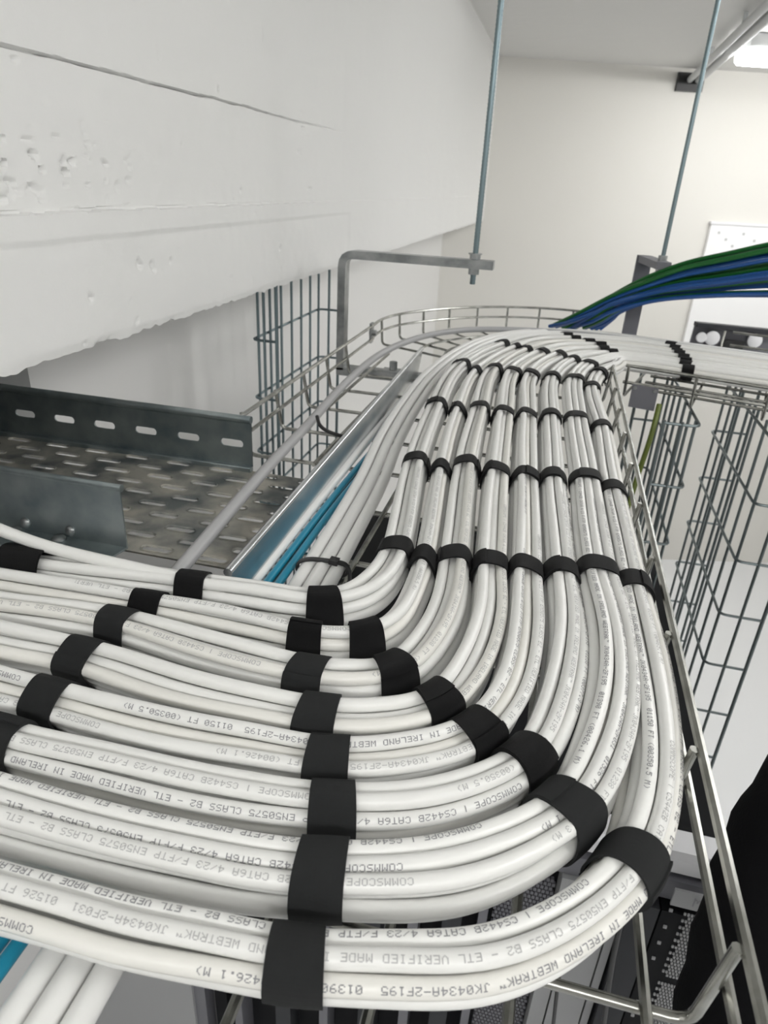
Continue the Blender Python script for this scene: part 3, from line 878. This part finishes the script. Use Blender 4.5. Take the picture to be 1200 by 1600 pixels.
        band(mb, np.array([(st + j) % n for j in range(ln)]), 0.0010, 0.0021, half * 0.985, False)
        worn = (s0 < 0.30 and si < 2 and b > 2)
        build('hook_and_loop_strap', mb, M['strap_worn'] if worn else M['strap'], root, True, 50)
    return root
for b in range(1, 9):
    make_bundle(b)

# ================================================================== OTHER CABLES IN THE TRAY
def offset_path(C, a, dz=0.0):
    T = np.gradient(C, axis=0); T[:, 2] = 0; T /= np.linalg.norm(T, axis=1)[:, None]
    return C + np.stack([T[:, 1], -T[:, 0], 0 * T[:, 0]], 1) * a + np.array([0, 0, dz])
FATP = [(-0.155, 0.02, -.277), (-0.157, 0.12, -.277), (-0.160, 0.25, -.277), (-0.163, 0.40, -.276), (-0.166, 0.50, -.274), (-0.170, 0.605, -.271), (-0.181, 0.735, -.268), (-0.187, 0.895, -.267), (-0.186, 1.02, -.266), (-0.176, 1.135, -.265), (-0.152, 1.27, -.264), (-0.112, 1.38, -.264), (-0.055, 1.458, -.264), (0.02, 1.505, -.264), (0.13, 1.515, -.264), (0.30, 1.475, -.264), (0.55, 1.41, -.264), (0.95, 1.305, -.264)]
Cf = smooth_path(resample(catmull(FATP, 10), 0.008)[0], 6)
fat = thing('cable_bundle', 'three thick plain white cables held by a black zip tie beside the teal cables', 'cable bundle', (-0.165, 0.4, -0.285))
for k in range(3):
    build('cable', tube(MB(), offset_path(Cf, 0.006 + 0.0117 * k, 0.0012 * (k == 1)), 0.0056, 12), M['fat'], fat)
# zip tie round the three thick cables
i0 = int(np.argmin(np.abs(Cf[:, 1] - 0.435)))
zc_ = offset_path(Cf, 0.0177)[i0]
tie = []
for k in range(40):
    t = 2 * math.pi * k / 40
    ccx, s_ = math.cos(t), math.sin(t)
    tie.append((zc_[0] + 0.0195 * math.copysign(abs(ccx) ** 0.6, ccx), zc_[1] + 0.004 * ccx, zc_[2] + 0.0072 * math.copysign(abs(s_) ** 0.75, s_)))
mb = MB(); tube(mb, tie, 0.0013, 6, closed=True)
tube(mb, [(p[0], p[1] + 0.0026, p[2]) for p in tie], 0.0012, 6, closed=True)
obox(mb, (zc_[0] + 0.006, zc_[1] + .001, zc_[2] + 0.0085), (zc_[0] + 0.013, zc_[1] + .001, zc_[2] + 0.0078), 0.007, 0.004)
tube(mb, catmull([(zc_[0] + 0.012, zc_[1], zc_[2] + .008), (zc_[0] + 0.0205, zc_[1] + .002, zc_[2] + .004), (zc_[0] + 0.0225, zc_[1] + .001, zc_[2] - .02)], 6), 0.0016, 6)
build('zip_tie', mb, M['black'], fat)

def run(name, pts, r_, material, label, cat='cable', group=None, sides=10):
    C = smooth_path(resample(catmull(pts, 10), 0.008)[0], 5)
    return tag(build(name, tube(MB(), C, r_, sides), material), label, cat, group)
run('teal_cable', [(-0.178, 0.02, -.279), (-0.176, 0.15, -.279), (-0.1795, 0.30, -.279), (-0.1815, 0.42, -.279), (-0.182, 0.58, -.279), (-0.1795, 0.70, -.279), (-0.176, 0.85, -.279), (-0.172, 1.05, -.279), (-0.12, 1.28, -.279), (0.02, 1.45, -.279), (0.3, 1.42, -.279)], 0.0033, M['teal'], 'teal cable next to the white cable along the divider')
run('teal_cable', [(-0.168, 0.02, -.279), (-0.1685, 0.15, -.279), (-0.171, 0.30, -.279), (-0.1725, 0.42, -.279), (-0.174, 0.55, -.279), (-0.170, 0.70, -.279), (-0.165, 0.85, -.279), (-0.160, 1.05, -.279), (-0.11, 1.26, -.279), (0.02, 1.43, -.279), (0.3, 1.40, -.279)], 0.0033, M['teal'], 'teal cable next to the zip-tied thick white cables')
run('white_cable', [(-0.1845, 0.02, -.2775), (-0.187, 0.30, -.2775), (-0.1905, 0.42, -.2775), (-0.1915, 0.58, -.2775), (-0.192, 0.75, -.278), (-0.19, 0.95, -.279), (-0.18, 1.15, -.279), (-0.12, 1.36, -.279), (0.02, 1.475, -.279), (0.3, 1.45, -.279)], 0.0048, M['fat'], 'single white cable pressed against the divider strip')
# white cable ending on top of the first bundle at the left border
run('white_cable', [(-0.46, 0.345, -.200), (-0.40, 0.338, -.210), (-0.35, 0.334, -.222), (-0.305, 0.332, -.2295), (-0.24, 0.337, -.237), (-0.18, 0.342, -.243)], 0.0042, M['cable'], 'loose white cable lying over the first bundle at the left border')

# green and blue cables rising to the right
gb = thing('cable_bundle', 'loose bundle of green and blue cables rising to the right edge', 'cable bundle', (0.2, 1.55, -0.28))
for k in range(34):
    g = np.random.default_rng(100 + k)
    lower = k >= 22
    a = g.uniform(-1, 1); c = g.uniform(-1, 1)
    col = M['green'] if (c > 0.42 or (-0.5 < c < -0.0)) else M['blue']
    if lower: col = M['blue'] if g.uniform() < 0.7 else M['green']
    oy = 0.022 * a; oz = 0.030 * c
    if lower:
        P = [(0.075 + .03 * a, 1.60, -.27), (0.105 + .025 * a, 1.575 + oy, -.242 + oz * .3), (0.13 + .015 * a, 1.56 + oy, -.215 + oz * .4), (0.19, 1.55 + oy, -.186 + oz * .4), (0.29, 1.53 + oy, -.163 + oz * .45), (0.40, 1.50 + oy, -.142 + oz * .7), (0.55, 1.45 + oy, -.12 + oz), (0.8, 1.4 + oy, -.10 + oz)]
    else:
        P = [(0.02 + .03 * a, 1.61, -.275), (0.06 + .02 * a, 1.585 + oy, -.245 + oz * .3), (0.12 + .01 * a, 1.565 + oy, -.201 + oz * .5), (0.165, 1.55 + oy, -.173 + oz * .6), (0.235, 1.53 + oy, -.142 + oz * .85), (0.31, 1.51 + oy, -.120 + oz), (0.385, 1.49 + oy, -.098 + oz * 1.1), (0.55, 1.44 + oy, -.065 + oz * 1.2), (0.8, 1.38 + oy, -.04 + oz * 1.2)]
    C = resample(catmull(P, 8), 0.012)[0]
    build('cable', tube(MB(), C, 0.0040, 8), col, gb)

# earth wire hanging behind the right rail
run('earth_wire', [(0.18, 1.10, -.29), (0.176, 1.08, -.33), (0.168, 1.07, -.40), (0.160, 1.05, -.46), (0.145, 1.03, -.55), (0.142, 1.02, -.598)], 0.0042, M['earth_green'], 'green-yellow earth wire hanging beside the left drop basket', 'wire')
# grey identification plate on the far tray
pl = thing('tray_plate', 'small plain grey plate fixed under the far tray rail', 'plate', (0.16, 1.11, -0.305))
obox(mbx := MB(), (0.136, 1.109, -0.2835), (0.174, 1.099, -0.2835), 0.0015, 0.036, (0, 0, 1)); build('plate', mbx, M['midgrey'], pl, False)
for xx in (0.140, 0.169):
    cyl(mbx := MB(), (xx, 1.1075 - (xx - .136) * .26 - .002, -0.270), (xx, 1.1075 - (xx - .136) * .26 + .003, -0.270), 0.003, 8); build('rivet', mbx, M['galv'], pl)

# ================================================================== FAR WALL FITTINGS
def wp(x, z, off=0.0): return Vector((x, wall_y(x) - off, z))
# black blanking plate and the two pipes that run out of it along the ceiling
ob = MB(); obox(ob, wp(0.395, 0.489, .012), wp(0.515, 0.489, .012), 0.02, 0.075)
tag(build('wall_plate', ob, M['black'], None, False), 'small black square plate high on the end wall', 'plate')
for x, r_, lab in ((0.452, 0.014, 'thin pale ceiling pipe left of the pair entering the black plate'), (0.492, 0.017, 'pale ceiling pipe right of the pair beside the luminaire')):
    t = thing('ceiling_pipe', lab, 'pipe', (x, 2.5, CEIL - .05), 'pipes along the ceiling')
    build('pipe', tube(MB(), [(x, 0.3, CEIL - .037), (x, wall_y(x) - .005, CEIL - .047)], r_, 12), M['luminaire'], t)
    for yy in (2.85, 3.45):
        mb = MB(); obox(mb, (x, yy, CEIL), (x, yy, CEIL - .03), 0.012, 0.012, (0, 1, 0)); build('pipe_clip', mb, M['galv'], t, False)
# white board with small marks
bd = thing('white_board', 'bright white panel with faint small marks on the end wall', 'board', (0.95, wall_y(0.95), -0.7))
ob = MB(); obox(ob, wp(0.705, -0.42, .014), wp(1.35, -0.42, .014), 0.022, 0.62); build('panel', ob, M['board'], bd, False)
ob = MB(); obox(ob, wp(0.70, -0.105, .016), wp(1.355, -0.105, .016), 0.028, 0.012); build('edge', ob, M['whiteplastic'], bd, False)
for q in range(9):
    g = np.random.default_rng(q); xx = 0.745 + 0.045 * q + g.uniform(-.01, .01); zz_ = -0.15 - 0.03 * (q % 3)
    ob = MB(); obox(ob, wp(xx, zz_, .0262), wp(xx + 0.012, zz_, .0262), 0.002, 0.012); build('printed_mark', ob, M['luminaire'], bd, False)
# perforated strut under the green cables
st_ = thing('strut_bracket', 'grey perforated strut with white discs for holes behind the far tray', 'bracket', (0.62, 2.3, -0.47))
def sp(x, z, off=0.0): return Vector((x, 2.35 + .2 * (x - .45) - off, z))
for z, hgt in ((-0.352, 0.012), (-0.44, 0.02)):
    ob = MB(); obox(ob, sp(0.435, z), sp(0.95, z - .02), 0.03, hgt); build('rail', ob, M['darkgrey'], st_, False)
ob = MB(); obox(ob, sp(0.435, -0.395, -.02), sp(0.95, -0.415, -.02), 0.006, 0.08); build('web', ob, M['midgrey'], st_, False)
for xx, r_ in ((0.462, .016), (0.495, .022), (0.625, .022), (0.72, .02)):
    c = sp(xx, -0.392, .0); 
    ob = MB(); tube(ob, [tuple(c), tuple(c + Vector((0, -.006, 0))), tuple(c + Vector((0, -.008, 0)))], [r_, r_, r_ * .85], 14); build('bolt_or_hole_disc', ob, M['whiteplastic'], st_)  # white discs put in for the strut's bright holes
ob = MB(); obox(ob, sp(0.53, -0.41, .008), sp(0.59, -0.412, .008), 0.02, 0.035); build('clamp', ob, M['black'], st_, False)

# ================================================================== RACKS BELOW
RT = -0.60; RY = 0.52
rk = thing('server_rack', 'black server rack with white header under the bundle bend', 'rack', (-0.045, 0.85, FLOOR))
RXL, RXR = -0.345, 0.25
build('top_panel', box(MB(), RXL, RXR, RY + 0.05, 1.19, RT - .02, RT - .004), M['rack'], rk, False)
for x0, x1 in ((RXL, RXL + .02), (RXR - .02, RXR)):
    build('side_panel', box(MB(), x0, x1, RY + .02, 1.19, FLOOR, RT - .02), M['rack'], rk, False)
build('rear_panel', box(MB(), RXL, RXR, 1.17, 1.19, FLOOR, RT - .02), M['rack'], rk, False)
build('header', box(MB(), RXL, RXR, RY + .012, RY + .052, RT - .03, RT, 0.006), M['whiteplastic'], rk, True, 30)
build('header_trim', box(MB(), RXL, RXR, RY + .010, RY + .04, RT - .062, RT - .034), M['midgrey'], rk, False)
build('front_panel', box(MB(), RXL + .02, RXR - .02, RY + .03, RY + .04, FLOOR, RT - .064), M['rack'], rk, False)
for x0, x1 in ((0.100, 0.118), (0.120, 0.158), (0.160, 0.168)):
    build('upright_post', box(MB(), x0, x1, RY + .005, RY + .03, FLOOR, RT - .064), M['rackgrey'], rk, False)
build('upright_post', box(MB(), 0.02, 0.03, RY + .005, RY + .03, FLOOR, RT - .064), M['midgrey'], rk, False)
build('door_edge', box(MB(), 0.172, 0.200, RY - .002, RY + .03, FLOOR, RT - .066), M['darkgrey'], rk, False)
# equipment face with vent grille and name plate
eq = build('vent_module', box(MB(), 0.202, RXR - .001, RY - .002, RY + .03, -1.1, RT - .066), M['rack'], rk, False)
mb = MB(); box(mb, 0.2065, RXR - .002, RY - .0045, RY - .002, -0.652, -0.628); npl = build('name_plate', mb, M['rackgrey'], eq, False)
mb = MB()
for (u0, u1, v0, v1) in glyph_quads('M', 0.010, 0.013):
    mb.add([(0.226 + u0, RY - .0048, -0.646 + v0), (0.226 + u1, RY - .0048, -0.646 + v0), (0.226 + u1, RY - .0048, -0.646 + v1), (0.226 + u0, RY - .0048, -0.646 + v1)], [(0, 1, 2, 3)])
build('letter', mb, M['ink'], eq, False)
mb = MB()
for r_ in range(58):
    z = -0.664 - r_ * 0.0054
    if 20 <= r_ <= 21: continue
    for c in range(8):
        if c == 0 and r_ % 2: continue
        x = 0.2225 + c * 0.0034 + (0.0017 if r_ % 2 else 0)
        box(mb, x, x + 0.0022, RY - .0034, RY - .002, z, z + 0.0034)
    if r_ % 5 == 0: box(mb, 0.208, 0.2115, RY - .0034, RY - .002, z, z + 0.004)
gr = build('vent_grille', mb, M['rackgrey'], eq, False); gr['kind'] = 'stuff'
# perforated door sheet seen through the gap between the two outer bundles
mb = MB()
for r_ in range(60):
    z = -0.70 - r_ * 0.007
    for c in range(13):
        x = 0.036 + c * 0.0047 + (0.0023 if r_ % 2 else 0)
        box(mb, x, x + 0.0034, RY + .024, RY + .028, z, z + 0.0052)
gr = build('perforated_door_sheet', mb, M['midgrey'], rk, False); gr['kind'] = 'stuff'
for q, x in enumerate((-0.30, -0.235, -0.17, -0.115, -0.06, -0.02)):
    build('cable_manager', box(MB(), x, x + (0.022 if q % 2 else 0.012), RY - .004, RY + .03, FLOOR, RT - .08), M['darkgrey'] if q % 2 else M['midgrey'], rk, False)

cb = thing('grey_cabinet', 'light grey cabinet below the lower left bundles', 'cabinet', (-0.48, 0.8, FLOOR))
build('body', box(MB(), -0.605, -0.352, RY + .03, 0.66, FLOOR, RT), M['rackgrey'], cb, False)
build('door', box(MB(), -0.603, -0.370, RY, RY + .028, FLOOR + .08, RT - .01), M['rackgrey'], cb, False)
build('door_gap_strip', box(MB(), -0.370, -0.352, RY + .005, RY + .028, FLOOR, RT - .005), M['midgrey'], cb, False)

for q, P in enumerate(([(0.150, 0.47, -.58), (0.158, 0.48, -.70), (0.175, 0.49, -.85), (0.20, 0.50, -1.1)], [(0.108, 0.47, -.62), (0.112, 0.48, -.75), (0.125, 0.49, -.9), (0.14, 0.50, -1.2)])):
    run('black_lead', P, 0.0028 if q == 0 else 0.002, M['black'], ['thicker black lead hanging in front of the pale rack posts', 'thin black lead hanging in front of the pale rack posts'][q], 'lead')

# ================================================================== DARK CLOTHED SHAPE AT THE RIGHT BORDER
pts = [(0.40, 0.54, -.38), (0.35, 0.52, -.395), (0.305, 0.475, -.42), (0.270, 0.43, -.46), (0.250, 0.385, -.50), (0.235, 0.34, -.55), (0.222, 0.29, -.62), (0.212, 0.25, -.72), (0.205, 0.22, -.84)]
C = resample(catmull(pts, 6), 0.012)[0]
k = len(C)
rr = []
for i in range(k):
    t = i / (k - 1)
    rr.append((0.02 + 0.052 * min(1, t * 5) ** 0.5) * (1 - 0.28 * max(0, t - 0.35)) + 0.0015 * math.sin(i * 1.7))
o = build('black_sleeve', tube(MB(), C, rr, 24), M['fabric'])
tag(o, 'large soft black fabric-covered rounded form right of the side rail', 'sleeve')
